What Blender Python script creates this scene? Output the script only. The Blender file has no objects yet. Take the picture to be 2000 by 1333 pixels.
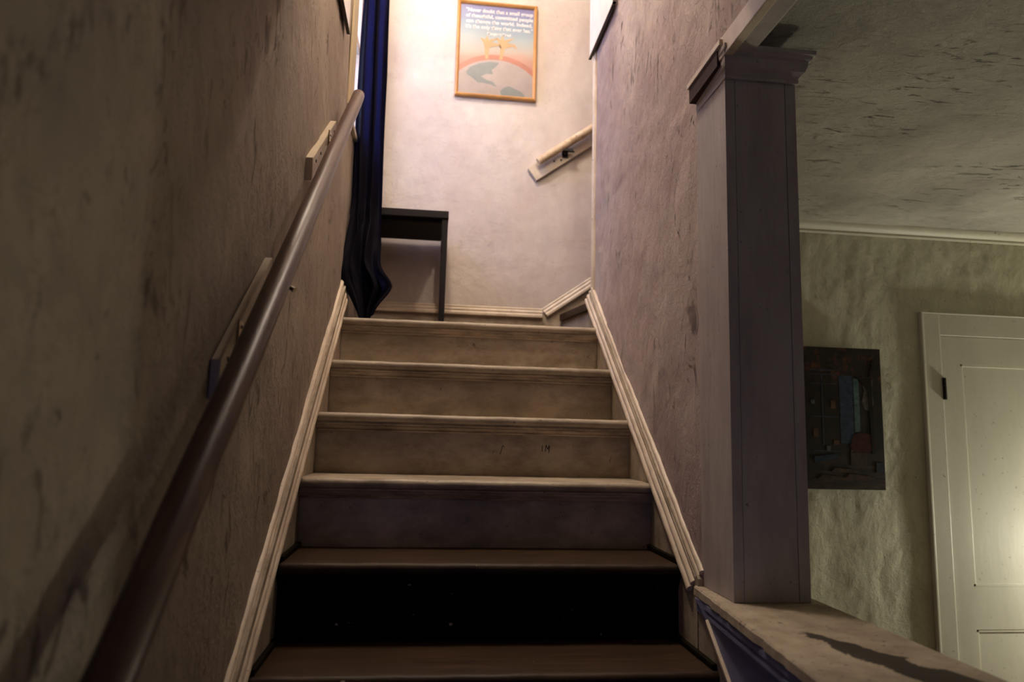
import bpy, bmesh, math, random
from mathutils import Vector, Matrix, noise
random.seed(7)
S = bpy.context.scene
COL = S.collection
W = 1.0127; G = 0.2304; R = 0.19; N = 0.0285
XL = -0.02; XR = 1.03; YB = 2.40; FLOOR = -0.76; CEIL = 1.672; TOP = 4.35
LAND = 6*R
# ------------------------------------------------------------------ camera
cam = bpy.data.cameras.new('camera'); co = bpy.data.objects.new('camera', cam); COL.objects.link(co)
yaw, pitch, roll = 0.1149, 0.1368, 0.025
f = Vector((math.sin(yaw)*math.cos(pitch), math.cos(yaw)*math.cos(pitch), math.sin(pitch)))
rt = Vector((math.cos(yaw), -math.sin(yaw), 0)); up = rt.cross(f)
rr = rt*math.cos(roll)+up*math.sin(roll); uu = -rt*math.sin(roll)+up*math.cos(roll)
M = Matrix((rr, uu, -f)).transposed().to_4x4(); M.translation = (0.3487, -1.3478, 0.6934)
co.matrix_world = M
cam.sensor_width = 36; cam.lens = 1375.53/2000*36; cam.clip_start = 0.02
cam.dof.use_dof = True; cam.dof.focus_distance = 2.0; cam.dof.aperture_fstop = 2.8
S.camera = co
# ------------------------------------------------------------------ world, view
w = bpy.data.worlds.new('world'); S.world = w; w.use_nodes = True
bgn = w.node_tree.nodes['Background']; bgn.inputs[0].default_value = (0.55, 0.72, 1.0, 1); bgn.inputs[1].default_value = 2.2
S.view_settings.view_transform = 'Standard'; S.view_settings.look = 'None'
S.view_settings.gamma = 1; S.view_settings.use_curve_mapping = False
S.view_settings.exposure = -0.68
# ------------------------------------------------------------------ lights
def light(name, kind, loc, power, color, size=None, rot=None, size_y=None):
    l = bpy.data.lights.new(name, kind); l.energy = power; l.color = color
    if kind == 'POINT': l.shadow_soft_size = size
    if kind == 'AREA':
        l.size = size
        if size_y: l.shape = 'RECTANGLE'; l.size_y = size_y
    o = bpy.data.objects.new(name, l); COL.objects.link(o); o.location = loc
    if rot: o.rotation_euler = rot
    return o
def aim(o, tgt):
    o.rotation_euler = (Vector(tgt)-o.location).to_track_quat('-Z', 'Y').to_euler()
light('upstairs_lamp_light', 'POINT', (0.16, 0.84, 4.08), 200, (1.0, 0.85, 0.69), 0.13)
light('hall_pendant_light', 'POINT', (0.925, 0.79, 3.0), 42, (1.0, 0.86, 0.70), 0.045)
light('room_lamp_light', 'POINT', (3.50, 1.33, 0.22), 72, (1.0, 0.95, 0.77), 0.05)
a = light('daylight_landing', 'AREA', (-0.40, 1.95, 2.75), 36, (0.50, 0.54, 1.0), 0.75, None, 1.3); aim(a, (0.6, 2.1, 2.3))
b = light('daylight_entry', 'AREA', (0.02, -2.1, 0.1), 4.6, (0.34, 0.36, 1.0), 0.5, None, 0.8); aim(b, (1.1, 0.0, 0.3))
# ------------------------------------------------------------------ materials
class NT:
    def __init__(s, name):
        s.m = bpy.data.materials.new(name); s.m.use_nodes = True; s.t = s.m.node_tree
        s.b = s.t.nodes['Principled BSDF']; s.o = s.t.nodes['Material Output']
        s.tc = s.t.nodes.new('ShaderNodeNewGeometry').outputs['Position']
    def n(s, typ, **k):
        x = s.t.nodes.new(typ)
        for a, v in k.items(): setattr(x, a, v)
        return x
    def link(s, a, b): s.t.links.new(a, b)
    def noise(s, scale, detail=4, rough=.5, stretch=(1,1,1), typ='FBM', off=(0,0,0), dist=0):
        mp = s.n('ShaderNodeMapping'); mp.inputs['Scale'].default_value = stretch; mp.inputs['Location'].default_value = off
        s.link(s.tc, mp.inputs[0])
        x = s.n('ShaderNodeTexNoise', noise_type=typ); s.link(mp.outputs[0], x.inputs['Vector'])
        x.inputs['Scale'].default_value = scale; x.inputs['Detail'].default_value = detail; x.inputs['Roughness'].default_value = rough
        x.inputs['Distortion'].default_value = dist
        return x.outputs[0]
    def ramp(s, src, lo, hi, a=0.0, b=1.0):
        x = s.n('ShaderNodeMapRange'); x.clamp = True
        s.link(src, x.inputs[0])
        for i, v in zip((1,2,3,4), (lo, hi, a, b)): x.inputs[i].default_value = v
        return x.outputs[0]
    def mix(s, fac, a, b, blend='MIX'):
        x = s.n('ShaderNodeMix', data_type='RGBA', blend_type=blend)
        for i, v in ((0, fac), (6, a), (7, b)):
            if hasattr(v, 'is_linked') or hasattr(v, 'links'): s.link(v, x.inputs[i])
            elif i == 0: x.inputs[0].default_value = v
            else: x.inputs[i].default_value = (*v, 1) if len(v) == 3 else v
        return x.outputs[2]
    def math(s, op, a, b):
        x = s.n('ShaderNodeMath', operation=op)
        for i, v in enumerate((a, b)):
            if isinstance(v, (int, float)): x.inputs[i].default_value = v
            else: s.link(v, x.inputs[i])
        return x.outputs[0]
    def bump(s, h, strength, dist, prev=None):
        x = s.n('ShaderNodeBump'); x.inputs['Strength'].default_value = strength; x.inputs['Distance'].default_value = dist
        s.link(h, x.inputs['Height'])
        if prev: s.link(prev, x.inputs['Normal'])
        return x.outputs[0]
    def done(s, col=None, rough=.6, normal=None, spec=.4, metal=0):
        if col is not None:
            if isinstance(col, tuple): s.b.inputs['Base Color'].default_value = (*col, 1)
            else: s.link(col, s.b.inputs['Base Color'])
        s.b.inputs['Roughness'].default_value = rough; s.b.inputs['Specular IOR Level'].default_value = spec
        s.b.inputs['Metallic'].default_value = metal
        if normal: s.link(normal, s.b.inputs['Normal'])
        return s.m

def plaster(name, base, tint, crack, streak=(1,1,1), crack_amt=.6, relief=1.0, crack_lo=.62, rough=.75, spec=.25, coarse=7, cs=9):
    t = NT(name)
    big = t.noise(2.1, 3, .6, off=(3,1,7)); c = t.mix(t.ramp(big, .35, .68), base, tint)
    mott = t.noise(14, 6, .65, (1,1,.6)); c = t.mix(t.ramp(mott, .35, .75, 0, .35), c, tuple(v*.62 for v in base))
    ck = t.noise(cs, 9, .72, streak, dist=1.1); m1 = t.ramp(ck, crack_lo, crack_lo+.07)
    reg = t.ramp(t.noise(2.6, 2, .5, off=(9,2,4)), .42, .62)
    ckm = t.math('MULTIPLY', m1, reg); c = t.mix(t.math('MULTIPLY', ckm, crack_amt), c, crack)
    speck = t.ramp(t.noise(75, 3, .6, streak), .68, .74, 0, .5); c = t.mix(speck, c, crack)
    soft = (1, 1, .5+.5*streak[2]) if streak[2] != 1 else (.6+.4*streak[0], 1, 1)
    h1 = t.noise(coarse, 4, .5, soft, dist=.5); h2 = t.noise(30, 8, .72, soft, dist=.3); h3 = t.noise(150, 4, .65)
    n = t.bump(h1, .7, .020*relief); n = t.bump(h2, .7, .010*relief, n); n = t.bump(h3, .6, .0022*relief+.0005, n)
    fl = t.noise(17, 7, .68, soft, off=(5,8,1), dist=.9); flk = t.math('MULTIPLY', t.ramp(fl, .53, .56), t.ramp(t.noise(3.4, 2, .5, off=(1,7,7)), .40, .60))
    n = t.bump(flk, .55, .0035*relief, n)
    fine = t.ramp(t.noise(46, 6, .75, streak, off=(2,9,3), dist=.6), .60, .66); n = t.bump(t.math('SUBTRACT', 1.0, fine), .5, .0022*relief, n)
    c = t.mix(t.math('MULTIPLY', fine, .28), c, crack)
    n = t.bump(t.math('SUBTRACT', 1.0, ckm), .9, .0035, n)
    return t.done(c, rough, n, spec)

def paint(name, base, grime, amt=.5, rough=.45, streak=(.5,3,3), spec=.4, relief=1.0, gscale=9):
    t = NT(name)
    g = t.noise(gscale, 7, .7, streak); c = t.mix(t.ramp(g, .42, .75, 0, amt), base, grime)
    g2 = t.noise(3.2, 3, .5, off=(4,4,1)); c = t.mix(t.ramp(g2, .4, .7, 0, amt*.5), c, grime)
    sp = t.noise(55, 4, .6, off=(1,5,2)); c = t.mix(t.ramp(sp, .66, .74, 0, .7), c, tuple(v*.3 for v in grime))
    n = t.bump(t.noise(60, 5, .6, streak), .35, .0016*relief); n = t.bump(t.noise(10, 4, .5, streak), .4, .003*relief, n)
    return t.done(c, rough, n, spec)

def wood(name, a_, b_, rough=.4, along=(1,14,14), spots=True, spec=.35):
    t = NT(name)
    g = t.noise(5, 8, .7, along, dist=.4); c = t.mix(t.ramp(g, .35, .68), a_, b_)
    g3 = t.noise(4, 3, .5); c = t.mix(t.ramp(g3, .4, .7, 0, .5), c, tuple(v*.45 for v in a_))
    if spots:
        sp = t.noise(42, 2, .4, off=(8,3,3)); c = t.mix(t.ramp(sp, .76, .79), c, (.45,.38,.26))
    n = t.bump(g, .4, .0015)
    return t.done(c, rough, n, spec)

def plain(name, c, rough=.5, spec=.4, metal=0, bump=.4, scale=90, dist=.0006):
    t = NT(name); n = t.bump(t.noise(scale, 4, .6), bump, dist)
    v = t.noise(12, 4, .6); col = t.mix(t.ramp(v, .35, .7, 0, .35), c, tuple(x*.6 for x in c))
    return t.done(col, rough, n, spec, metal)

M_left = plaster('left_plaster', (.40,.335,.26), (.26,.205,.17), (.07,.05,.04), (1,1.1,.5), .5, .8, .585, cs=15)
M_right = plaster('right_plaster', (.56,.47,.43), (.40,.30,.29), (.08,.05,.045), (1,1.2,.5), .75, 1.15, .58, cs=13)
M_back = plaster('landing_plaster', (.66,.60,.53), (.56,.47,.42), (.35,.26,.2), (1,1,1), .35, .42, .66, rough=.5, spec=.45)
M_room = plaster('room_plaster', (.70,.68,.52), (.64,.61,.46), (.2,.17,.1), (1,1,.55), .2, 1.25, .68, coarse=5)
M_ceil = plaster('ceiling_plaster', (.50,.48,.41), (.32,.30,.26), (.05,.045,.04), (.4,1.6,1), .8, .8, .58, cs=20)
M_paint = paint('cream_paint', (.48,.41,.31), (.15,.11,.07), .9, streak=(.8,1.4,1.4))
M_trim = paint('trim_paint', (.74,.64,.50), (.28,.2,.13), .55, .42, (1,1,1))
M_edge = paint('worn_edge_paint', (.55,.45,.32), (.07,.05,.04), .95, .5, (.5,2,2), gscale=16)
M_post = paint('post_paint', (.50,.46,.44), (.22,.17,.17), .5, .6, (2,2,.4), .25)
M_cap = paint('sill_paint', (.60,.50,.36), (.2,.14,.1), .6, .6, (1,1,1), .25)
M_knee = paint('knee_wall_blue_cast', (.25,.26,.42), (.13,.11,.17), .5, .55, (1,1,1), .3)  # blue daylight cast on the pale knee wall mixed into its base colour
M_door = paint('door_paint', (.62,.60,.50), (.46,.43,.35), .4, .5, (1,1,.3), .5, .5)
M_crown = paint('crown_paint', (.60,.58,.46), (.42,.39,.3), .3, .5, (1,1,1))
M_wood = wood('stair_wood', (.055,.030,.014), (.016,.009,.005), .5, spec=.2)
M_wood_v = wood('riser_wood', (.012,.008,.005), (.006,.0045,.003), .6, spec=.08)
M_rail = wood('rail_wood', (.085,.042,.028), (.045,.02,.013), .33, (14,2,2), False, .5)
M_tear = wood('torn_brown', (.055,.024,.018), (.03,.014,.012), .8, (20,20,1), False)
M_brass = plain('aged_brass', (.32,.24,.13), .35, .5, .9)
M_steel = plain('screw_steel', (.6,.56,.5), .3, .5, .95)
M_dark = plain('dark_metal', (.03,.028,.025), .4, .4, .6)
M_black = plain('table_black', (.012,.010,.010), .6, .2)
M_floor = wood('floor_wood', (.12,.065,.035), (.06,.03,.017), .35)
M_gold = wood('oak_frame', (.66,.34,.10), (.50,.23,.06), .35, (3,3,3), False, .5)
M_darkframe = plain('dark_frame', (.035,.022,.014), .4)
M_paper = plain('pale_paper', (.82,.76,.72), .35, .5, bump=.1)

# ------------------------------------------------------------------ mesh helpers
def add_box(bm, lo, hi, bev=0):
    vs = [bm.verts.new((x, y, z)) for x in (lo[0], hi[0]) for y in (lo[1], hi[1]) for z in (lo[2], hi[2])]
    F = [(0,1,3,2), (4,6,7,5), (0,4,5,1), (2,3,7,6), (0,2,6,4), (1,5,7,3)]
    fs = [bm.faces.new([vs[i] for i in q]) for q in F]
    if bev:
        es = {e for fc in fs for e in fc.edges}
        bmesh.ops.bevel(bm, geom=list(es), offset=bev, segments=2, affect='EDGES', profile=.6)
def add_extrude(bm, prof, a, b, u, v, segs=1, jitter=0):
    """closed profile [(p,q)] in plane of unit vectors u,v swept from point a to b"""
    a = Vector(a); b = Vector(b); u = Vector(u); v = Vector(v); rings = []
    for i in range(segs+1):
        c = a.lerp(b, i/segs); ring = []
        for p, q in prof:
            pos = c+u*p+v*q
            if jitter:
                d = noise.noise_vector(pos*14)*jitter + noise.noise_vector(pos*60)*jitter*.5
                pos = pos+u*d.x+v*d.y
            ring.append(bm.verts.new(pos))
        rings.append(ring)
    n = len(prof)
    for r0, r1 in zip(rings, rings[1:]):
        for i in range(n): bm.faces.new((r0[i], r0[(i+1)%n], r1[(i+1)%n], r1[i]))
    bm.faces.new(rings[0][::-1]); bm.faces.new(rings[-1])
def add_tube(bm, pts, rad, seg=20, cap=True):
    rings = []
    for i, p in enumerate(pts):
        p = Vector(p); d = (Vector(pts[min(i+1, len(pts)-1)])-Vector(pts[max(i-1, 0)])).normalized()
        s = d.orthogonal().normalized() if abs(d.z) > .99 else d.cross(Vector((0,0,1))).normalized(); t = d.cross(s)
        r_ = rad[i] if isinstance(rad, (list, tuple)) else rad
        rings.append([bm.verts.new(p+(s*math.cos(k*2*math.pi/seg)+t*math.sin(k*2*math.pi/seg))*r_) for k in range(seg)])
    for r0, r1 in zip(rings, rings[1:]):
        for i in range(seg): bm.faces.new((r0[i], r0[(i+1)%seg], r1[(i+1)%seg], r1[i]))
    if cap: bm.faces.new(rings[0][::-1]); bm.faces.new(rings[-1])
def add_poly(bm, pts, axis, lo, hi):
    """polygon extruded along an axis"""
    def P(p, c):
        q = list(p); q.insert(axis, c); return q
    A = [bm.verts.new(P(p, lo)) for p in pts]; B = [bm.verts.new(P(p, hi)) for p in pts]
    n = len(pts); bm.faces.new(A[::-1]); bm.faces.new(B)
    for i in range(n): bm.faces.new((A[i], A[(i+1)%n], B[(i+1)%n], B[i]))
def part(name, bm, mat, parent=None, smooth=False, label=None, angle=40):
    bmesh.ops.recalc_face_normals(bm, faces=bm.faces)
    if parent:
        for vtx in bm.verts: vtx.co -= origin(parent)
    me = bpy.data.meshes.new(name); bm.to_mesh(me); bm.free(); me.materials.append(mat)
    if smooth:
        for p in me.polygons: p.use_smooth = True
        me.set_sharp_from_angle(angle=math.radians(angle))
    o = bpy.data.objects.new(name, me); COL.objects.link(o); o.parent = parent
    if label: o['label'] = label
    return o
ORG = {}
def origin(o):
    v = Vector((0,0,0))
    while o: v += o.location; o = o.parent
    return v
def thing(name, loc, label, cat=None, group=None, kind=None):
    o = bpy.data.objects.new(name, None); COL.objects.link(o); o.location = loc; o['label'] = label
    o.empty_display_size = .05
    if cat: o['category'] = cat
    if group: o['group'] = group
    if kind: o['kind'] = kind
    return o
def struct(name, bm, mat, label, parent=None, smooth=False, cat=None):
    o = part(name, bm, mat, parent, smooth, label); o['kind'] = 'structure'
    if cat: o['category'] = cat
    return o
def BM(): return bmesh.new()
def grid(bm, P0, U, V, nu, nv, disp, n, sc=(1,1,1), seed=0, edge=0.04, skip=None):
    """displaced wall surface; fades to flat at its borders"""
    P0 = Vector(P0); U = Vector(U); V = Vector(V); n = Vector(n); vs = []
    for i in range(nu+1):
        row = []
        for j in range(nv+1):
            a_, b_ = i/nu, j/nv; p = P0+U*a_+V*b_
            du = min(a_, 1-a_)*U.length; dv = min(b_, 1-b_)*V.length
            k = min(1, du/edge, dv/edge)
            q = Vector((p.x*sc[0], p.y*sc[1], p.z*sc[2]))+Vector((seed, seed*.7, 0))
            h = noise.fractal(q*3.0, 1.0, 2.1, 3)*.6 + abs(noise.noise(q*5.1+noise.noise_vector(q*2)*.3))*.5 + noise.fractal(q*15, .8, 2, 3)*.28
            row.append(bm.verts.new(p+n*(disp*k*h)))
        vs.append(row)
    for i in range(nu):
        for j in range(nv):
            if skip and skip(vs[i][j].co): continue
            bm.faces.new((vs[i][j], vs[i+1][j], vs[i+1][j+1], vs[i][j+1]))

# ------------------------------------------------------------------ setting: walls
bm = BM()   # left wall with window hole (window y 1.50..2.22, z 2.00..3.35)
WY0, WY1, WZ0, WZ1 = 1.46, 2.24, 1.98, 3.40
add_box(bm, (XL-.16, -3.2, FLOOR-.1), (XL-.003, WY0, TOP)); add_box(bm, (XL-.16, WY0, FLOOR-.1), (XL-.003, WY1, WZ0))
add_box(bm, (XL-.16, WY0, WZ1), (XL-.003, WY1, TOP)); add_box(bm, (XL-.16, WY1, FLOOR-.1), (XL-.003, YB+.15, TOP))
grid(bm, (XL, -1.25, -.2), (0, WY0+1.25, 0), (0,0,3.2), 200, 210, .0065, (1,0,0), (1,1,.55), 3)
struct('wall_left', bm, M_left, 'left stairwell wall of tan scuffed plaster behind the handrail', smooth=True, cat='wall')
bm = BM()   # right stair wall above the steps and over the opening
add_box(bm, (XR+.003, .36, FLOOR-.1), (XR+.18, 1.555, TOP)); add_box(bm, (XR+.003, -1.6, CEIL+.002), (XR+.18, .36, TOP))
add_box(bm, (XR+.003, -3.2, FLOOR-.1), (XR+.18, -1.6, TOP))
grid(bm, (XR, .362, 0), (0, 1.193, 0), (0,0,1.64), 110, 150, .008, (-1,0,0), (1,1,.5), 9)
grid(bm, (XR, .0, 1.64), (0, 1.555, 0), (0,0,1.6), 150, 130, .008, (-1,0,0), (1,1,.5), 19)
struct('wall_right', bm, M_right, 'right stairwell wall of rough pinkish plaster above the steps', smooth=True, cat='wall')
bm = BM()   # landing back wall
add_box(bm, (XL-.16, YB+.003, FLOOR), (3.2, YB+.15, TOP))
grid(bm, (XL, YB, LAND), (1.6,0,0), (0,0,3.0), 110, 180, .004, (0,-1,0), (1,1,1), 5)
struct('wall_back', bm, M_back, 'cream plaster wall at the back of the landing', smooth=True, cat='wall')
bm = BM()   # room back wall, its far end left of the door
add_box(bm, (XR+.18, 1.503, FLOOR), (4.3, 1.555, 1.9))
grid(bm, (XR+.18, 1.50, FLOOR), (2.5,0,0), (0,0,CEIL-FLOOR), 240, 220, .0085, (0,-1,0), (1,1,.6), 12, .02, lambda p: p.x > 2.51 and p.z < 1.255)
bmesh.ops.delete(bm, geom=[v for v in bm.verts if not v.link_faces], context='VERTS')
add_box(bm, (3.45, 1.5, FLOOR), (4.2, 1.503, 1.27))
struct('wall_room_back', bm, M_room, 'yellow-green rough plaster wall of the side room with the door', smooth=True, cat='wall')
bm = BM(); add_box(bm, (4.2, -3.2, FLOOR), (4.3, 1.5, 1.9)); struct('wall_room_right', bm, M_room, 'side room wall on the far right', cat='wall')
bm = BM(); add_box(bm, (XL-.16, -3.3, FLOOR-.1), (4.3, -3.2, TOP)); struct('wall_front', bm, M_room, 'wall behind the foot of the stairs', cat='wall')
bm = BM(); add_box(bm, (XR+.02, -3.2, CEIL+.004), (4.2, 1.5, CEIL+.14))
grid(bm, (XR+.045, -1.2, CEIL), (2.4,0,0), (0,2.7,0), 160, 180, .005, (0,0,-1), (.6,1,1), 15)
struct('ceiling', bm, M_ceil, 'low cracked grey plaster ceiling of the side room', smooth=True, cat='ceiling')
bm = BM(); add_poly(bm, [(XL-.02, -3.2), (XR+.01, -3.2), (XR+.01, .08), (XL-.02, .40)], 2, 1.97, 2.13); struct('ceiling_lower', bm, M_ceil, 'low ceiling over the foot of the stairs', cat='ceiling')
bm = BM(); add_poly(bm, [(XL-.02, .32), (XR+.01, .0), (XR+.01, .08), (XL-.02, .40)], 2, 2.13, TOP); struct('wall_upper_front', bm, M_back, 'upstairs wall above the stair opening', cat='wall')
bm = BM(); add_box(bm, (XL-.16, -.1, TOP), (3.3, YB+.15, TOP+.1)); struct('ceiling_upper', bm, M_back, 'upstairs ceiling over the stairwell', cat='ceiling')
bm = BM(); add_box(bm, (3.2, 1.5, FLOOR), (3.3, YB+.1, TOP)); add_box(bm, (XR+.18, 1.5, 1.9), (3.3, 1.555, TOP)); struct('wall_upper_side', bm, M_back, 'wall along the upper flight', cat='wall')
bm = BM(); add_box(bm, (XL-.02, -3.2, FLOOR-.1), (4.3, 1.5, FLOOR)); struct('floor', bm, M_floor, 'brown wooden floor at the foot of the stairs', cat='floor')

# ------------------------------------------------------------------ staircase
st = thing('staircase', (W/2, 0, FLOOR), 'straight flight of worn wooden stairs, cream painted above, bare brown below', 'staircase', kind='structure')
def nosing(dep, th=.028):
    r_ = th/2; p = [(dep, 0), (dep, -th)]
    for k in range(9):
        an = math.pi*1.5-math.pi*k/8; p.append((r_+math.cos(an)*r_, -r_+math.sin(an)*r_))
    return p
for k in range(-3, 7):
    y = k*G; z = k*R; mid = {1: .0, 2: .0}.get(k, 0)
    painted = k >= 3
    dep = G+N+.012 if k < 6 else .12
    bm = BM(); add_extrude(bm, nosing(dep), (0.0005, y, z), (W-.0005, y, z), (0,1,0), (0,0,1), 90 if k > 0 else 4, .0012 if k > 0 else 0)
    part('tread', bm, (M_paint if painted else M_wood), st, True, None if painted else 'bare dark brown tread')
    bm = BM(); zb = z-R; add_box(bm, (.0005, y+N, zb+.0005), (W-.0005, y+N+.018, z-.0285)); part('riser', bm, M_paint if painted else M_wood_v, st, label=None if painted else 'bare dark brown riser')
    bm = BM()
    prof = [(0,0), (-.018,0), (-.019,-.005), (-.015,-.009), (-.016,-.012), (-.012,-.016), (-.007,-.021), (-.009,-.024), (-.005,-.028), (0,-.028)]
    add_extrude(bm, prof, (.0005, y+N, z-.0285), (W-.0005, y+N, z-.0285), (0,1,0), (0,0,1), 60 if k > 0 else 2, .0009 if k > 0 else 0)
    part('cove_moulding', bm, M_edge if painted else M_wood_v, st, True)
for k in (0, 1, 2):
    for x0_ in (.0006, W-.0126):
        bm = BM(); add_box(bm, (x0_, k*G+.012, k*R+.0003), (x0_+.012, (k+1)*G+N-.0005, k*R+.014), .003); part('edge_strip', bm, M_wood_v, st)
bm = BM(); yy_ = 4*G+N-.0006
for a_, b_ in (((.722, .672), (.722, .652)), ((.732, .652), (.734, .673)), ((.734, .673), (.740, .660)), ((.740, .660), (.746, .672)), ((.746, .672), (.744, .648)), ((.592, .668), (.584, .640)), ((.592, .668), (.598, .664))):
    add_tube(bm, [(a_[0], yy_, a_[1]), (b_[0], yy_, b_[1])], .0010, 6)
m_ = part('scratched_marks', bm, M_wood_v, st, label='small dark scratched marks on a cream riser'); m_['kind'] = 'stuff'
# landing floor boards
bm = BM()
add_box(bm, (XL, 6*G+.12, LAND-.2), (XR, YB, LAND-.0005)); add_box(bm, (XR, 1.556, LAND-.2), (3.1, YB, LAND-.0005))
struct('floor_landing', bm, M_floor, 'landing floor at the top of the steps', cat='floor')
# winder steps rising to the right from the landing
ws = thing('winder_stairs', (1.2, 2.0, LAND), 'winder steps turning right off the landing, blue-lit riser under dark tread', 'staircase', kind='structure')
def winder(p0, p1, q1, q0, z0, n_, R=R):
    bm = BM(); add_poly(bm, [p0, p1, q1, q0], 2, z0+R-.036, z0+R); part('tread', bm, M_wood, ws)
    d = (Vector(q0)-Vector(p0)).normalized()*.02
    bm = BM(); add_poly(bm, [(p0[0]+d.x, p0[1]), (p1[0]+d.x, p1[1]), (p1[0]+d.x+.02, p1[1]), (p0[0]+d.x+.02, p0[1])], 2, z0, z0+R-.03); part('riser', bm, M_paint, ws)
winder((1.035, 2.37), (1.19, 1.565), (1.8, 1.56), (1.8, 2.385), LAND, 0, .225)
winder((1.27, 2.385), (1.31, 1.56), (1.9, 1.56), (1.9, 2.385), LAND+R+.03, 1)
winder((1.52, 2.385), (1.52, 1.56), (2.9, 1.56), (2.9, 2.385), LAND+2*R+.03, 2)

# ------------------------------------------------------------------ skirts with mouldings
SL = R/G
def skirt(name, x0, x1, sgn, off, y0, y1, label):
    """board between x0 (room side) and x1 (wall side); moulding on top slope line z = SL*y + off"""
    top = lambda y: SL*y*0.968 + .022 + off
    o = thing(name, ((x0+x1)/2, y0, top(y0)-.3), label, kind='structure')
    bm = BM(); add_poly(bm, [(y0, top(y0)-.34), (y1, top(y1)-.34), (y1, top(y1)-.02), (y0, top(y0)-.02)], 0, min(x0, x1), max(x0, x1)); part('skirt_board', bm, M_paint, o)
    u = Vector((sgn, 0, 0)); d = Vector((0, 1, SL*.968)).normalized(); v = u.cross(d); v = v if v.z > 0 else -v
    prof = [(-.004,0), (.005,0), (.009,-.004), (.009,-.010), (.005,-.013), (.012,-.017), (.016,-.022), (.015,-.029), (.010,-.032), (.018,-.036), (.023,-.042), (.022,-.050), (.017,-.053), (.025,-.057), (.028,-.062), (.027,-.070), (.020,-.073), (-.004,-.073)]
    bm = BM(); add_extrude(bm, prof, (x1+sgn*.001, y0, top(y0)), (x1+sgn*.001, y1, top(y1)), u, v, 160, .0012); part('moulding', bm, M_trim, o, True, angle=50)
    return o
skirt('baseboard_left', -.0005, XL+.001, 1, .096, -1.0, 1.60, 'sloped skirting with beaded moulding on the left wall')
skirt('baseboard_right', W+.0005, XR-.001, -1, .080, .355, 1.555, 'sloped skirting with beaded moulding on the right wall')
bm = BM()   # skirt board of the lower right below the knee wall panel
add_poly(bm, [(-1.0, -1.2), (.36, -.1), (.36, .33), (-1.0, -.79)], 0, W+.0005, XR+.01)
struct('baseboard_lower_right', bm, M_paint, 'painted skirt board beside the bare lower steps')
# landing baseboard on the back wall, rising to the right with the winders
bb = thing('baseboard_back', (.5, YB, LAND), 'cream beaded baseboard on landing wall, sloping up at right', kind='structure')
bm = BM(); pts = [(XL, LAND), (XL, 1.37), (.945, 1.37), (2.2, 2.26), (2.2, 1.9), (1.2, LAND)]
add_poly(bm, pts, 1, YB-.014, YB-.0005); part('board', bm, M_paint, bb)
def strip(bm, pts, prof, n):
    for a_, b_ in zip(pts, pts[1:]):
        a_ = Vector(a_); b_ = Vector(b_); d = (b_-a_).normalized(); n = Vector(n); v = n.cross(d); v = v if v.z > 0 else -v
        add_extrude(bm, prof, a_, b_, n, v)
bm = BM(); prof = [(0,0), (.004,0), (.008,-.006), (.006,-.012), (.012,-.017), (.016,-.024), (.013,-.031), (.020,-.036), (.024,-.042), (.023,-.052), (.014,-.056), (0,-.056)]
strip(bm, [(XL+.02, YB-.012, 1.395), (.94, YB-.012, 1.395)], prof, (0,-1,0)); strip(bm, [(.937, YB-.0121, 1.394), (2.2, YB-.0121, 2.284)], prof, (0,-1,0)); part('moulding', bm, M_trim, bb)

# ------------------------------------------------------------------ corner trim at wall end, header beam, crown
bm = BM()
r_ = .017; prof = [(0,0)]+[(r_*math.cos(an)-.0, r_*math.sin(an)) for an in [math.radians(-100+q*20) for q in range(15)]]
add_tube(bm, [(XR+.006, 1.562, LAND), (XR+.006, 1.562, 1.6), (XR+.006, 1.562, 3.4)], .016, 14)
add_box(bm, (XR-.006, 1.535, LAND), (XR+.03, 1.56, 3.4))
struct('trim_1', bm, M_trim, 'tall narrow corner trim at the far end of the right wall', smooth=True)
hb = thing('trim_2', (XR, -.7, 1.62), 'painted trim boards along the header over the opening', kind='structure')
bm = BM(); add_box(bm, (XR-.016, -1.6, 1.612), (XR+.006, .192, 1.664), .002); part('fascia_board', bm, M_trim, hb)
bm = BM(); add_box(bm, (XR+.006, -1.6, 1.618), (XR+.052, .192, 1.64), .002); part('soffit_board', bm, M_post, hb)
bm = BM(); add_extrude(bm, [(0,0), (.012,0), (.016,.008), (.024,.012), (.026,.03), (0,.03)], (XR+.053, -1.6, 1.638), (XR+.053, .185, 1.638), (1,0,0), (0,0,1)); part('cove_moulding', bm, M_crown, hb)
bm = BM()
add_extrude(bm, [(0,0), (.008,0), (.012,.006), (.010,.014), (.024,.022), (.034,.034), (.036,.046), (0,.05)], (XR+.18, 1.497, 1.625), (4.2, 1.497, 1.625), (0,-1,0), (0,0,1), 8)
struct('trim_3', bm, M_crown, 'thin crown moulding where room wall meets ceiling', smooth=True)

# ------------------------------------------------------------------ post on the knee wall
kw = thing('knee_wall', (1.1, -.4, FLOOR), 'low blue-shadowed knee wall with flat worn cap under the post', kind='structure')
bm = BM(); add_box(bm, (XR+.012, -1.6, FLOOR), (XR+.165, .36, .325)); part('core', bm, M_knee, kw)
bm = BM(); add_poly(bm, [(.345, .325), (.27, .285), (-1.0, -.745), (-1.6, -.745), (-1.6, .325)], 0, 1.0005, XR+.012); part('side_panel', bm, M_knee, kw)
bm = BM(); o_ = Vector((1.001, .27, .285)); p_ = Vector((1.001, -1.0, -.745)); dd = (p_-o_).normalized(); vv = Vector((-1,0,0)).cross(dd); vv = vv if vv.z > 0 else -vv
add_extrude(bm, [(0,0), (.006,.002), (.007,.01), (.002,.013), (0,.013)], o_, p_, (-1,0,0), vv, 8); part('bead', bm, M_trim, kw)
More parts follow.
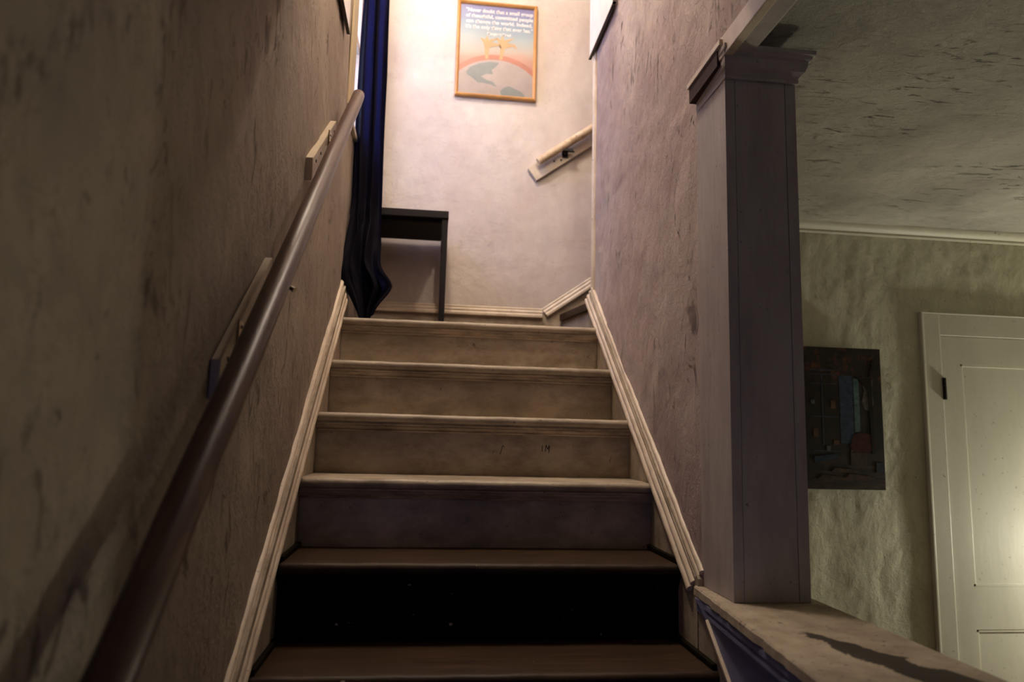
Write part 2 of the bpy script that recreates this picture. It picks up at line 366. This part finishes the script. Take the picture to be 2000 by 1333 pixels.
# cap: left edge runs slightly out of parallel, edge chipped
bm = BM(); n = 120; zt = .348; th = .024
def cap_x(y): return 1.006+(.36-y)*-.10
L = []; yy0, yy1 = .368, -1.6
for i in range(n+1):
    y = yy0+(yy1-yy0)*i/n; ch = max(0, noise.fractal(Vector((y*22, 3, 1)), 1, 2, 4))*.010
    xl = max(cap_x(y), .90)+ch; L.append([bm.verts.new(p) for p in ((1.232, y, zt), (xl+.004+ch*.4, y, zt), (xl, y, zt-.004-ch*.3), (xl-.001, y, zt-th+.004), (xl+.005, y, zt-th), (1.232, y, zt-th))])
for a_, b_ in zip(L, L[1:]):
    for i in range(6): bm.faces.new((a_[i], a_[(i+1)%6], b_[(i+1)%6], b_[i]))
bm.faces.new(L[0]); bm.faces.new(L[-1][::-1])
t = NT('cap_paint_worn'); 
g = t.noise(14, 7, .7); c = t.mix(t.ramp(g, .4, .72, 0, .7), (.42,.36,.28), (.18,.13,.10))
sp = t.noise(60, 4, .6); c = t.mix(t.ramp(sp, .62, .72, 0, .8), c, (.05,.035,.025))
sep = t.n('ShaderNodeSeparateXYZ'); t.link(t.tc, sep.inputs[0])
wv = t.noise(9, 5, .65, dist=.6)
# worn bare patch: |x-(1.06+.35*(y+.05))| small, y below 0.02
xc = t.math('ADD', 1.082, t.math('MULTIPLY', t.math('ADD', sep.outputs[1], .1), -.28)); dx = t.math('ABSOLUTE', t.math('SUBTRACT', sep.outputs[0], xc), 0)
wd = t.math('ADD', t.math('MULTIPLY', t.math('SUBTRACT', 0.02, sep.outputs[1]), .16), t.math('MULTIPLY', t.math('SUBTRACT', wv, .5), .16)); wd = t.math('MINIMUM', wd, .05)
m = t.ramp(t.math('SUBTRACT', wd, dx), 0, .004); c = t.mix(m, c, (.045,.038,.032))
t.done(c, .65, t.bump(t.noise(50, 6, .65), .5, .002), .25)
M_cap2 = t.m
cp = part('cap_board', bm, M_cap2, kw)
bm = BM()
for i, (o1, h) in enumerate([(0,.012), (.006,.010), (.002,.008), (.010,.016)]):
    z1 = zt-th-sum([.012,.010,.008,.016][:i])
    A = [(1.010+o1-.004, .355), (cap_x(-1.06)+.012+o1, -1.06), (cap_x(-1.06)+.012+o1, -1.6), (1.06, -1.6), (1.06, .355)]
    add_poly(bm, A, 2, z1-h, z1)
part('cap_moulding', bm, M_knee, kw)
po = thing('square_post', (1.12, .27, .348), 'square painted wooden post with moulded capital standing on the sill', 'post', kind='structure')
bm = BM(); X0, X1, Y0, Y1 = XR-.002, 1.206, .183, .366
add_box(bm, (X0, Y0+.012, .3483), (X1, Y1, 1.60), .0015)
for x0_, x1_ in ((X0-.0005, X0+.0235), (X1-.026, X1+.0005)):
    add_box(bm, (x0_, Y0+.0005, .3483), (x1_, Y0+.0125, 1.60), .0012)
add_box(bm, (X0+.0245, Y0+.0012, .3483), (X1-.027, Y0+.0125, 1.60), .0010)
part('shaft', bm, M_post, po)
# capital: stacked moulded profile running round three sides
bm = BM(); prof = [(0,1.566), (.006,1.566), (.008,1.572), (.005,1.576), (.009,1.582), (.020,1.590), (.026,1.602), (.027,1.612), (.034,1.616), (.036,1.622), (.042,1.624), (.043,1.634), (0,1.634)]
rings = []
for e, z in prof:
    base = [(X0, Y1), (X0, Y0), (X1, Y0), (X1, Y1)]
    sx = [-1, -1, 1, 1]; sy = [0, -1, -1, 0]
    e2 = [e*.0, e*.72, e, e]
    rings.append([bm.verts.new((bx-(.0 if i > 1 else .0)+sx[i]*(e*.80 if i > 1 else (e*.45 if i == 1 else .001)), by+sy[i]*e, z)) for i, (bx, by) in enumerate(base)])
for r0, r1 in zip(rings, rings[1:]):
    for i in range(3): bm.faces.new((r0[i], r0[i+1], r1[i+1], r1[i]))
bm.faces.new(rings[-1]); bm.faces.new([v for v in [r[0] for r in rings]]); bm.faces.new([r[3] for r in rings][::-1])
part('capital', bm, M_post, po)
# torn left face of the capital where a moulding came off
bm = BM(); top = []; n = 40
for i in range(n+1):
    y = Y0+.004+(Y1+.002-Y0)*i/n; top.append((y, 1.640-.004*(i/n)-abs(noise.noise(Vector((y*60, 1, 4))))*.010))
add_poly(bm, [(Y0+.004, 1.600), (Y1+.006, 1.594)]+top[::-1], 0, X0-.018, X0+.002); part('torn_edge', bm, M_tear, po, label='raw brown torn wood on the left of the capital')
bm = BM(); add_poly(bm, [(Y0-.02, 1.6425), (Y1+.012, 1.6365), (Y1+.012, 1.650), (Y0-.02, 1.656)], 0, X0-.022, X0+.01); part('edge_strip', bm, M_trim, po)

# ------------------------------------------------------------------ window in the landing's left wall
wn = thing('window_1', (XL-.08, (WY0+WY1)/2, WZ0), 'landing window mostly hidden behind the navy curtain', kind='structure')
bm = BM(); 
for lo, hi in (((XL-.12, WY0, WZ0), (XL-.07, WY0+.03, WZ1)), ((XL-.12, WY1-.03, WZ0), (XL-.07, WY1, WZ1)), ((XL-.12, WY0, WZ0), (XL-.07, WY1, WZ0+.04)), ((XL-.12, WY0, WZ1-.04), (XL-.07, WY1, WZ1)), ((XL-.12, WY0, 2.68), (XL-.07, WY1, 2.72))): add_box(bm, lo, hi)
part('window_frame', bm, M_trim, wn)
t = NT('window_glass'); t.b.inputs['Transmission Weight'].default_value = 1; t.done((.95,.97,1), .02, spec=.5); t.b.inputs['IOR'].default_value = 1.05; M_glass = t.m
bm = BM(); add_box(bm, (XL-.098, WY0+.03, WZ0+.04), (XL-.094, WY1-.03, 2.68)); part('pane', bm, M_glass, wn)
bm = BM(); add_box(bm, (XL-.098, WY0+.03, 2.72), (XL-.094, WY1-.03, WZ1-.04)); part('pane', bm, M_glass, wn)
bm = BM(); add_box(bm, (XL-.07, WY0-.07, WZ0-.025), (XL+.012, WY1+.07, WZ0), .004); part('window_sill', bm, M_trim, wn)
M_casing = paint('casing_paint', (.52,.43,.27), (.3,.22,.13), .4, .5, (1,1,.4))
bm = BM(); add_box(bm, (XL+.001, 1.33, WZ0), (XL+.010, WY0, WZ1), .002); part('casing', bm, M_casing, wn)
bm = BM(); add_box(bm, (XL+.001, WY1, WZ0), (XL+.010, WY1+.09, WZ1), .002); part('casing', bm, M_casing, wn)
bm = BM(); add_box(bm, (XL+.001, 1.33, WZ1), (XL+.010, WY1+.09, WZ1+.1), .002); part('casing', bm, M_casing, wn)

# ------------------------------------------------------------------ curtain
cu = thing('curtain', (.05, 1.6, LAND+.06), 'long navy curtain gathered beside the landing window, hem nearly touching floor', 'curtain')
t = NT('navy_cloth'); c = t.mix(t.ramp(t.noise(30, 4, .6, (1,1,.05)), .3, .7), (.013,.012,.022), (.008,.007,.012))
t.link(c, t.b.inputs['Base Color']); t.b.inputs['Roughness'].default_value = .8; t.b.inputs['Specular IOR Level'].default_value = .15
tr = t.n('ShaderNodeBsdfTranslucent'); tr.inputs[0].default_value = (.008,.009,.042,1); mx = t.n('ShaderNodeMixShader'); mx.inputs[0].default_value = .55
t.link(t.b.outputs[0], mx.inputs[1]); t.link(tr.outputs[0], mx.inputs[2]); t.link(mx.outputs[0], t.o.inputs['Surface'])
nb = t.bump(t.noise(160, 3, .6, (1,1,.1)), .4, .001); t.link(nb, t.b.inputs['Normal'])
M_cloth = t.m
bm = BM(); rows = 130; cols = 96; ztop = 3.46
V = []
for i in range(rows+1):
    f_ = i/rows; z = ztop+(LAND+.035-ztop)*f_; row = []
    drop = max(0, (z < 1.6) and (1.6-z)/.4)
    for j in range(cols+1):
        s = j/cols
        # runs out from the wall plane and gathers; end points match a bunched panel
        x0 = -.006+.012*math.sin(z*2.1); x1 = .119-.014*math.sin((z-1.1)*1.6)-(.020 if z > 2.3 else .0)*min(1, (z-2.3)/.8 if z > 2.3 else 0)
        if z < 1.62:
            b_ = (1.62-z)/.46; x1 += .055*math.exp(-((z-1.30)/.07)**2)+.01*b_; x0 += -.030*math.exp(-((z-1.36)/.09)**2)
            if z < 1.30: k = (1.30-z)/.13; x0 += .055*k; x1 -= .030*k
        x = x0+(x1-x0)*s
        amp = .030*(.7+.5*f_)
        y = 1.60+.10*s+amp*math.sin(s*math.pi*2*2.6+.5*math.sin(z*3)+1.2)+.012*math.sin(s*23+z*7)*f_
        x += .005*math.cos(s*math.pi*5.2+z*2)+(.010*noise.noise(Vector((s*4, z*7, 2))) if z < 1.6 else 0)
        y += .02*noise.noise(Vector((s*5, z*9, 5)))*(1 if z < 1.65 else .2)
        y -= .13*max(0, min(1, (1.7-z)/.35))
        y += .004*noise.noise(Vector((s*30, z*1.5, 9)))
        row.append(bm.verts.new((x, y, z+(.03*noise.noise(Vector((s*7,0,3))) if i == rows else 0)-(.045*math.sin(s*math.pi) if i == rows else 0))))
    V.append(row)
for i in range(rows):
    for j in range(cols): bm.faces.new((V[i][j], V[i][j+1], V[i+1][j+1], V[i+1][j]))
part('cloth', bm, M_cloth, cu, True, angle=80)
bm = BM(); add_tube(bm, [(.055, 1.42, 3.47), (.055, 2.34, 3.47)], .010, 12); part('rod', bm, M_dark, cu, True)

# ------------------------------------------------------------------ small black table on the landing
tb = thing('side_table', (.2, 2.15, LAND), 'small black wooden side table against the landing wall', 'table')
bm = BM(); add_box(bm, (-.005, 1.985, 1.745), (.408, 2.36, 1.782), .003); part('tabletop', bm, M_black, tb)
bm = BM(); add_box(bm, (.030, 2.020, 1.728), (.3765, 2.34, 1.7448), .001); part('apron', bm, M_black, tb)
for (x, sgn) in ((.377, 1), (.0, 1)):
    for yq in (1.992, 2.318):
        bm = BM(); vs = []
        for z, q in ((LAND+.0005, .004), (1.7448, 0)):
            vs.append([bm.verts.new(p) for p in ((x+q, yq+q, z), (x+.029-q*.5, yq+q, z), (x+.029-q*.5, yq+.03-q, z), (x+q, yq+.03-q, z))])
        for i in range(4): bm.faces.new((vs[0][i], vs[0][(i+1)%4], vs[1][(i+1)%4], vs[1][i]))
        bm.faces.new(vs[0][::-1]); bm.faces.new(vs[1]); part('leg', bm, M_black, tb)

# ------------------------------------------------------------------ handrail on the left wall
hr = thing('handrail', (.05, .1, .6), 'round reddish-brown wooden handrail fixed along the left wall', 'handrail')
RS = .86; rz = lambda y: .97+RS*(y-.02)
bm = BM(); pts = []; rd = []
dv = Vector((0, 1, RS)).normalized()
e0 = Vector((.05, -1.25, rz(-1.25))); e1 = Vector((.05, 1.115, rz(1.115))); Ln = (e1-e0).length
for i in range(61):
    pts.append(e0.lerp(e1, i/60)+Vector((noise.noise(Vector((i*.2,0,0)))*.0015, 0, noise.noise(Vector((i*.2,5,0)))*.002))); rd.append(.0255-.004*i/60)
pts += [e1+dv*.004, e1+dv*.007]; rd += [.018, .010]
add_tube(bm, pts, rd, 28); part('rail', bm, M_rail, hr, True, angle=60)
def mount(y0, y1, zt0, zt1, h, thick, mat, bry):
    bm = BM(); P = [(y0, zt0-h), (y1, zt1-h*.9), (y1, zt1), (y0, zt0)]
    add_poly(bm, P, 0, XL+.001, XL+thick)
    bmesh.ops.bevel(bm, geom=bm.edges[:], offset=.0015, segments=1, affect='EDGES')
    mb = part('mounting_board', bm, mat, hr)
    zc = lambda y: zt0+(zt1-zt0)*(y-y0)/(y1-y0)-h*.5
    for q in (.12, .3, .7, .9):
        y = y0+(y1-y0)*q; bm = BM(); add_tube(bm, [(XL+thick-.001, y, zc(y)+.008), (XL+thick+.0022, y, zc(y)+.008)], .0045, 10); part('screw', bm, M_dark, mb)
    bm = BM(); zq = zc(bry); X = XL+thick
    add_box(bm, (X, bry-.016, zq-.036), (X+.004, bry+.016, zq+.036), .001)
    add_tube(bm, [(X+.003, bry, zq), (X+.018, bry, zq-.004), (.036, bry+.004, rz(bry)-.048), (.045, bry+.006, rz(bry)-.032)], [.008, .0065, .006, .006], 10)
    d = dv*.03
    c_ = Vector((.05, bry+.006, rz(bry+.006)-.032)); add_tube(bm, [c_-d, c_+d], .006, 8)
    br = part('bracket', bm, M_brass, hr, True)
    for s in (-1, 1):
        bm = BM(); add_tube(bm, [(X+.003, bry, zq+s*.026), (X+.007, bry, zq+s*.026)], [.005, .003], 10); part('screw', bm, M_steel, br, True)
M_block = paint('block_paint', (.52,.43,.30), (.2,.15,.1), .5, .5, (1,1,1))
mount(.575, .955, 1.452, 1.735, .068, .022, M_block, .82)
mount(-.118, .20, .812, 1.070, .068, .018, M_block, -.02)
bm = BM(); y = .05; add_tube(bm, [(.05+.018, y, rz(y)-.020), (.05+.028, y-.002, rz(y)-.026)], [.004, .006], 10); part('stud', bm, M_steel, hr, True, 'small steel screw head under the rail')

# second rail on the landing wall
h2 = thing('stair_rail', (1.3, YB-.05, 2.3), 'cream painted rail with chipped paint on the landing wall', 'handrail')
sl2 = .72; A = Vector((.852, YB-.024, 2.162)); 
bm = BM(); q = lambda x, dz: (x, 2.166+(x-.88)*sl2+dz)
add_poly(bm, [(.845, 2.185), (.893, 2.118), (2.0, 2.118+(2.0-.893)*sl2), (2.0, 2.226+(2.0-.893)*sl2), (.87, 2.205)], 1, YB-.026, YB-.001); part('mounting_board', bm, M_trim, h2)
M_chip = paint('chipped_cream', (.72,.58,.38), (.30,.14,.06), .8, .5, (1,1,1), gscale=22)
bm = BM(); add_tube(bm, [(.895, YB-.062, 2.212), (.90, YB-.062, 2.216), (2.0, YB-.062, 2.216+1.1*sl2)], [.019, .022, .022], 16); part('rail', bm, M_chip, h2, True)
bm = BM(); add_box(bm, (1.035, YB-.030, 2.258), (1.068, YB-.026, 2.30), .001); add_tube(bm, [(1.05, YB-.028, 2.28), (1.05, YB-.05, 2.272), (1.05, YB-.062, 2.29)], .008, 8); 
add_box(bm, (1.03, YB-.072, 2.283), (1.09, YB-.052, 2.298), .002); part('bracket', bm, M_dark, h2)
for (x, z) in ((1.10, 2.30), (1.03, 2.245), (.99, 2.235)):
    bm = BM(); add_tube(bm, [(x, YB-.025, z), (x, YB-.030, z)], .006, 10); part('screw', bm, M_dark, h2)

# ------------------------------------------------------------------ framed poster on the landing wall
PX0, PX1, PZ0, PZ1 = .420, .880, 2.585, 3.165; PY = YB-.022
pf = thing('framed_poster', ((PX0+PX1)/2, PY, PZ0), 'framed poster of a pale globe under a pastel sky in orange wood frame', 'poster')
fw = .020; bm = BM()
prof = [(0,0), (0,.014), (.004,.020), (.010,.022), (.016,.018), (fw,.012), (fw,0)]
cs = [Vector((PX0, 0, PZ0)), Vector((PX1, 0, PZ0)), Vector((PX1, 0, PZ1)), Vector((PX0, 0, PZ1))]; inn = [Vector((1,0,1)), Vector((-1,0,1)), Vector((-1,0,-1)), Vector((1,0,-1))]
rings = [[bm.verts.new((c.x+d.x*a_, YB-.004-b_*1.2, c.z+d.z*a_)) for a_, b_ in prof] for c, d in zip(cs, inn)]
for i in range(4):
    r0, r1 = rings[i], rings[(i+1)%4]
    for j in range(len(prof)): bm.faces.new((r0[j], r0[(j+1)%len(prof)], r1[(j+1)%len(prof)], r1[j]))
part('frame', bm, M_gold, pf, True, angle=30)
t = NT('poster_sky'); sep = t.n('ShaderNodeSeparateXYZ'); t.link(t.tc, sep.inputs[0]); zz = t.ramp(sep.outputs[2], PZ0, PZ1)
zn = t.math('ADD', zz, t.math('MULTIPLY', t.math('SUBTRACT', t.noise(7, 4, .6, (.35,1,2)), .5), .16))
rp = t.n('ShaderNodeValToRGB'); t.link(zn, rp.inputs[0]); e = rp.color_ramp.elements
e[0].position = .30; e[0].color = (.56,.30,.25,1); e[1].position = 1; e[1].color = (.20,.17,.40,1)
for p_, c_ in ((.42, (.56,.37,.33)), (.48, (.52,.48,.47)), (.62, (.40,.48,.54)), (.75, (.27,.36,.50)), (.9, (.20,.23,.44))):
    q_ = e.new(p_); q_.color = (*c_, 1)
t.done(rp.outputs[0], .5, spec=.3); M_sky = t.m
def flat(bm, pts, y, th=.0008): add_poly(bm, pts, 1, y-th, y)
IX0, IX1, IZ0, IZ1 = PX0+.018, PX1-.018, PZ0+.018, PZ1-.018
bm = BM(); add_box(bm, (IX0, YB-.012, IZ0), (IX1, YB-.010, IZ1)); pr = part('print', bm, M_sky, pf)
def arc(cx, cz, r_, n=60): return [(cx+r_*math.cos(a_), cz+r_*math.sin(a_)) for a_ in [math.pi*i/n for i in range(n+1)]]
def clip(pts):
    out = [(min(max(x, IX0), IX1), max(z, IZ0)) for x, z in pts]
    res = []
    for p_ in out:
        if not res or (abs(p_[0]-res[-1][0])+abs(p_[1]-res[-1][1])) > 1e-6: res.append(p_)
    return res
gx, gz, gr = (IX0+IX1)/2+.0, IZ0-.085, .30
def globe_poly(r_):
    pts = []
    for i in range(61):
        x = IX0+(IX1-IX0)*i/60; z = gz+math.sqrt(max(0, r_*r_-(x-gx)**2)); pts.append((x, z))
    return [(IX1, IZ0), (IX0, IZ0)]+pts
M_band = plain('poster_red', (.56,.27,.22), .5, .3); M_globe = plain('poster_globe', (.52,.47,.50), .5, .3); M_sea = plain('poster_grey', (.30,.35,.39), .5, .3); M_fig = plain('poster_figures', (.60,.42,.26), .5, .3); M_letter = plain('poster_letters', (.9,.88,.9), .5, .3)
bm = BM(); flat(bm, globe_poly(gr+.030), YB-.0122, .0004); part('red_glow', bm, M_band, pr)
bm = BM(); flat(bm, globe_poly(gr), YB-.0128, .0004); part('globe', bm, M_globe, pr)
bm = BM(); u_ = lambda s, t_: (IX0+(IX1-IX0)*s, IZ0+(IZ1-IZ0)*t_)
flat(bm, [u_(*p_) for p_ in [(.10,.24),(.16,.30),(.28,.345),(.42,.37),(.54,.365),(.50,.32),(.44,.28),(.46,.235),(.36,.23),(.30,.20),(.38,.165),(.46,.15),(.52,.095),(.42,.12),(.32,.13),(.26,.13),(.20,.17),(.12,.21)]], YB-.0133, .0003)
flat(bm, [u_(*p_) for p_ in [(.58,.005),(.56,.05),(.60,.09),(.68,.115),(.78,.085),(.86,.055),(.90,.005)]], YB-.0133, .0003); part('continents', bm, M_sea, pr)
bm = BM()
def fig(cx, base, h, lean):
    P = [u_(*p_) for p_ in [(cx-.02,base),(cx+.02,base),(cx+.03+lean,base+h*.5),(cx+.14+lean,base+h*.62),(cx+.20+lean,base+h*.5),(cx+.17+lean,base+h*.70),(cx+.05+lean,base+h*.75),(cx+.16+lean,base+h*.98),(cx+.02+lean,base+h*.86),(cx+lean*.8,base+h*1.05),(cx-.03+lean,base+h*.86),(cx-.10+lean,base+h*.95),(cx-.05+lean,base+h*.7),(cx-.03+lean,base+h*.45)]]
    flat(bm, P, YB-.0133, .0003)
fig(.37, .40, .25, -.0); fig(.56, .40, .26, .02); part('figures', bm, M_fig, pr)
# lettering as flat print
lines = ['"Never doubt that a small group', 'of thoughtful, committed people', 'can change the world. Indeed,', "it's the only thing that ever has.\"", 'Margaret Mead']
for i, s in enumerate(lines):
    cu_ = bpy.data.curves.new('t', 'FONT'); cu_.body = s; cu_.size = .0315 if i < 4 else .022; cu_.align_x = 'CENTER'; cu_.offset = .0006
    to = bpy.data.objects.new('t', cu_); COL.objects.link(to); bpy.context.view_layer.update()
    me = bpy.data.meshes.new_from_object(to.evaluated_get(bpy.context.evaluated_depsgraph_get())); bpy.data.objects.remove(to)
    bm = BM(); bm.from_mesh(me)
    wd_ = max(v.co.x for v in bm.verts)-min(v.co.x for v in bm.verts); k = min(1, (.385 if i < 4 else .2)/wd_)
    for v in bm.verts: v.co = Vector((gx+.012+v.co.x*k, YB-.0131-v.co.z, IZ1-.045-i*.0335+v.co.y*(1 if i < 4 else 1)))
    part('lettering', bm, M_letter, pr)
t = NT('poster_glass'); t.b.inputs['Transmission Weight'].default_value = 1; t.done((1,1,1), .10, spec=.5); t.b.inputs['IOR'].default_value = 1.4
# thin glazing: mostly clear, reflects the lamp upstairs
gl = t.n('ShaderNodeBsdfGlossy'); gl.inputs['Roughness'].default_value = .26; tp = t.n('ShaderNodeBsdfTransparent'); fr = t.n('ShaderNodeFresnel'); fr.inputs[0].default_value = 1.40
mx = t.n('ShaderNodeMixShader'); t.link(fr.outputs[0], mx.inputs[0]); t.link(tp.outputs[0], mx.inputs[1]); t.link(gl.outputs[0], mx.inputs[2]); t.link(mx.outputs[0], t.o.inputs['Surface'])
M_glazing = t.m
bm = BM(); v4 = [bm.verts.new(p) for p in ((IX0-.001, YB-.0165, IZ0-.001), (IX1+.001, YB-.0165, IZ0-.001), (IX1+.001, YB-.0165, IZ1+.001), (IX0-.001, YB-.0165, IZ1+.001))]; bm.faces.new(v4); part('glazing', bm, M_glazing, pf)

# ------------------------------------------------------------------ pictures on the side walls near the landing
def side_pic(x, sgn, y0, y1, z0, z1, label):
    o = thing('wall_picture', (x, (y0+y1)/2, z0), label, 'picture')
    xa, xb = sorted((x+sgn*.010, x+sgn*.022)); bm = BM(); w_ = .006
    for lo, hi in (((y0, z0), (y1, z0+w_)), ((y0, z1-w_), (y1, z1)), ((y0, z0), (y0+w_, z1)), ((y1-w_, z0), (y1, z1)))[:3]: add_box(bm, (xa, lo[0], lo[1]), (xb, hi[0], hi[1]))
    part('frame', bm, M_darkframe, o)
    xa, xb = sorted((x+sgn*.010, x+sgn*.018)); bm = BM(); add_box(bm, (xa, y0+.004, z0+.004), (xb, y1-.004, z1-.004)); part('print', bm, M_paper, o)
side_pic(XR, -1, 1.17, 1.60, 2.41, 3.0, 'pale picture in thin dark frame high on the right wall')
side_pic(XL, 1, .72, 1.15, 2.165, 2.8, 'pale picture in thin dark frame high on the left wall beside the window')

# ------------------------------------------------------------------ dark painting in the side room
TX0, TX1, TZ0, TZ1 = 1.86, 2.262, .515, 1.11
pa = thing('painting', ((TX0+TX1)/2, 1.47, TZ0), 'unframed dark painting of a shop window and autumn leaves on the green wall', 'painting')
t = NT('painting_ground'); c = t.mix(t.ramp(t.noise(16, 6, .7), .4, .7), (.010,.008,.009), (.022,.015,.014)); sepx = t.n('ShaderNodeSeparateXYZ'); t.link(t.tc, sepx.inputs[0])
top_m = t.math('MULTIPLY', t.ramp(sepx.outputs[2], .93, 1.0), t.ramp(t.noise(24, 6, .75, off=(2,2,2)), .52, .66)); c = t.mix(top_m, c, (.13,.035,.018))
bot = t.math('MULTIPLY', t.ramp(sepx.outputs[2], .68, .62), t.ramp(t.noise(14, 5, .6, (.6,1,3)), .45, .62)); c = t.mix(bot, c, (.075,.04,.025))
t.done(c, .5, t.bump(t.noise(200, 3, .5), .3, .0006), .3); M_pg = t.m
bm = BM(); add_box(bm, (TX0, 1.448, TZ0), (TX1, 1.478, TZ1), .002); cv = part('canvas', bm, M_pg, pa)
yy = 1.4478; DN = [0]
def dab(name, col, polys, rough=.5):
    m_ = NT('dab_'+name); c = m_.mix(m_.ramp(m_.noise(40, 5, .7), .35, .7), col, tuple(v*.35 for v in col)); m_.done(c, rough, spec=.2)
    bm = BM()
    DN[0] += 1
    for i, P in enumerate(polys): add_poly(bm, [(TX0+(TX1-TX0)*s, TZ0+(TZ1-TZ0)*q) for s, q in P], 1, yy-.0001*DN[0], yy)
    part(name, bm, m_.m, cv)
def rct(a_, b_, c_, d_): return [(a_, b_), (c_, b_), (c_, d_), (a_, d_)]
dab('blue_door', (.05,.075,.13), [rct(.52,.32,.67,.80)])
dab('door_light', (.12,.20,.22), [rct(.68,.40,.74,.78)])
dab('window_bars', (.06,.07,.11), [rct(.20,.83,.48,.84), rct(.20,.80,.50,.808), rct(.20,.735,.50,.742), rct(.32,.30,.334,.80), rct(.20,.50,.50,.508), rct(.20,.26,.52,.27)])
dab('pale_sky', (.13,.12,.10), [[(.77,.62),(.80,.56),(.86,.55),(.90,.60),(.89,.70),(.90,.77),(.80,.80),(.76,.78),(.80,.70)]])
for P_ in (rct(.42,.56,.47,.62), rct(.22,.36,.27,.42), rct(.44,.31,.50,.34), [(.62,.26),(.72,.26),(.66,.32)]): dab('jar', (.15,.08,.045), [P_])
for P_ in (rct(.36,.265,.40,.30), rct(.20,.59,.24,.62)): dab('pale_jar', (.16,.16,.17), [P_])
dab('basket', (.075,.06,.045), [rct(.62,.17,.80,.255)])
dab('red_flowers', (.07,.015,.012), [[(.62,.30),(.66,.38),(.76,.40),(.86,.38),(.92,.32),(.88,.27),(.76,.25),(.66,.26)]])
dab('blue_bench', (.035,.055,.095), [[(.22,.18),(.50,.22),(.46,.245),(.22,.225)]])
dab('blue_pot', (.035,.05,.08), [rct(.90,.12,.99,.19)])
dab('paving', (.085,.055,.04), [[(.25,.07),(.52,.06),(.50,.09),(.30,.10)], [(.55,.08),(.90,.07),(.88,.09),(.60,.11)], [(.40,.12),(.7,.115),(.66,.14),(.44,.15)]])
dab('tree', (.018,.013,.012), [[(.86,.25),(.89,.25),(.885,.80),(.93,.92),(.90,.92),(.86,.80),(.76,.78),(.70,.80),(.84,.70)]])

# ------------------------------------------------------------------ door in the side room
dr = thing('door_1', (2.95, 1.46, FLOOR), 'cream two-panel door with wide casing in the green-walled side room', kind='structure', cat='door')
DX0, DX1, DZ1 = 2.555, 3.33, 1.180; YF = 1.490
def casing_side(x0, x1, z0, z1):
    bm = BM(); add_box(bm, (x0, YF-.006, z0), (x1, 1.499, z1), .003); return bm
part('casing', casing_side(2.468, DX0-.003, FLOOR, 1.278), M_door, dr); part('casing', casing_side(DX1+.003, 3.42, FLOOR, 1.278), M_door, dr)
bm = BM(); add_box(bm, (2.4681, YF-.005, DZ1+.003), (3.4199, 1.4985, 1.2785), .003); part('casing', bm, M_door, dr)
bm = BM(); add_box(bm, (2.462, YF-.009, 1.2787), (3.426, 1.499, 1.286), .003); part('casing_cap', bm, M_door, dr)
bm = BM(); add_box(bm, (2.462, YF-.010, FLOOR), (2.474, 1.499, 1.2788), .003); part('back_band', bm, M_door, dr)
bm = BM(); sy = YF+.001
add_box(bm, (DX0, sy+.006, FLOOR+.01), (DX1, 1.5025, DZ1)) # recessed panel plane
PXa = 2.645; PXb = DX1-.09
for lo, hi in (((DX0, FLOOR+.01), (PXa, DZ1)), ((PXb, FLOOR+.01), (DX1, DZ1)), ((PXa, 1.060), (PXb, DZ1)), ((PXa, -.062), (PXb, .112)), ((PXa, FLOOR+.01), (PXb, FLOOR+.22))):
    add_box(bm, (lo[0], sy, lo[1]), (hi[0], sy+.0065, hi[1]))
slab = part('door_slab', bm, M_door, dr)
bm = BM()
for z0, z1 in ((.112, 1.060), (FLOOR+.22, -.062)):
    for lo, hi in (((PXa, z0), (PXa+.012, z1)), ((PXb-.012, z0), (PXb, z1)), ((PXa, z0), (PXb, z0+.012)), ((PXa, z1-.012), (PXb, z1))):
        add_box(bm, (lo[0], sy+.002, lo[1]), (hi[0], sy+.0062, hi[1]), .002)
part('panel_moulding', bm, M_door, slab)
bm = BM(); add_box(bm, (DX0-.006, YF-.008, .900), (DX0+.012, sy-.0002, .995)); 
for i in range(5): add_tube(bm, [(DX0+.001, YF-.011, .902+i*.019), (DX0+.001, YF-.011, .918+i*.019)], .0055, 10)
part('hinge', bm, M_dark, dr, True)
bm = BM(); add_tube(bm, [(DX1-.05, sy, .25), (DX1-.05, sy-.02, .25), (DX1-.05, sy-.035, .25), (DX1-.05, sy-.05, .25), (DX1-.05, sy-.056, .25)], [.012, .010, .025, .024, .012], 16); part('knob', bm, M_brass, dr, True)

dr.location.x += .024; dr.location.z += .006
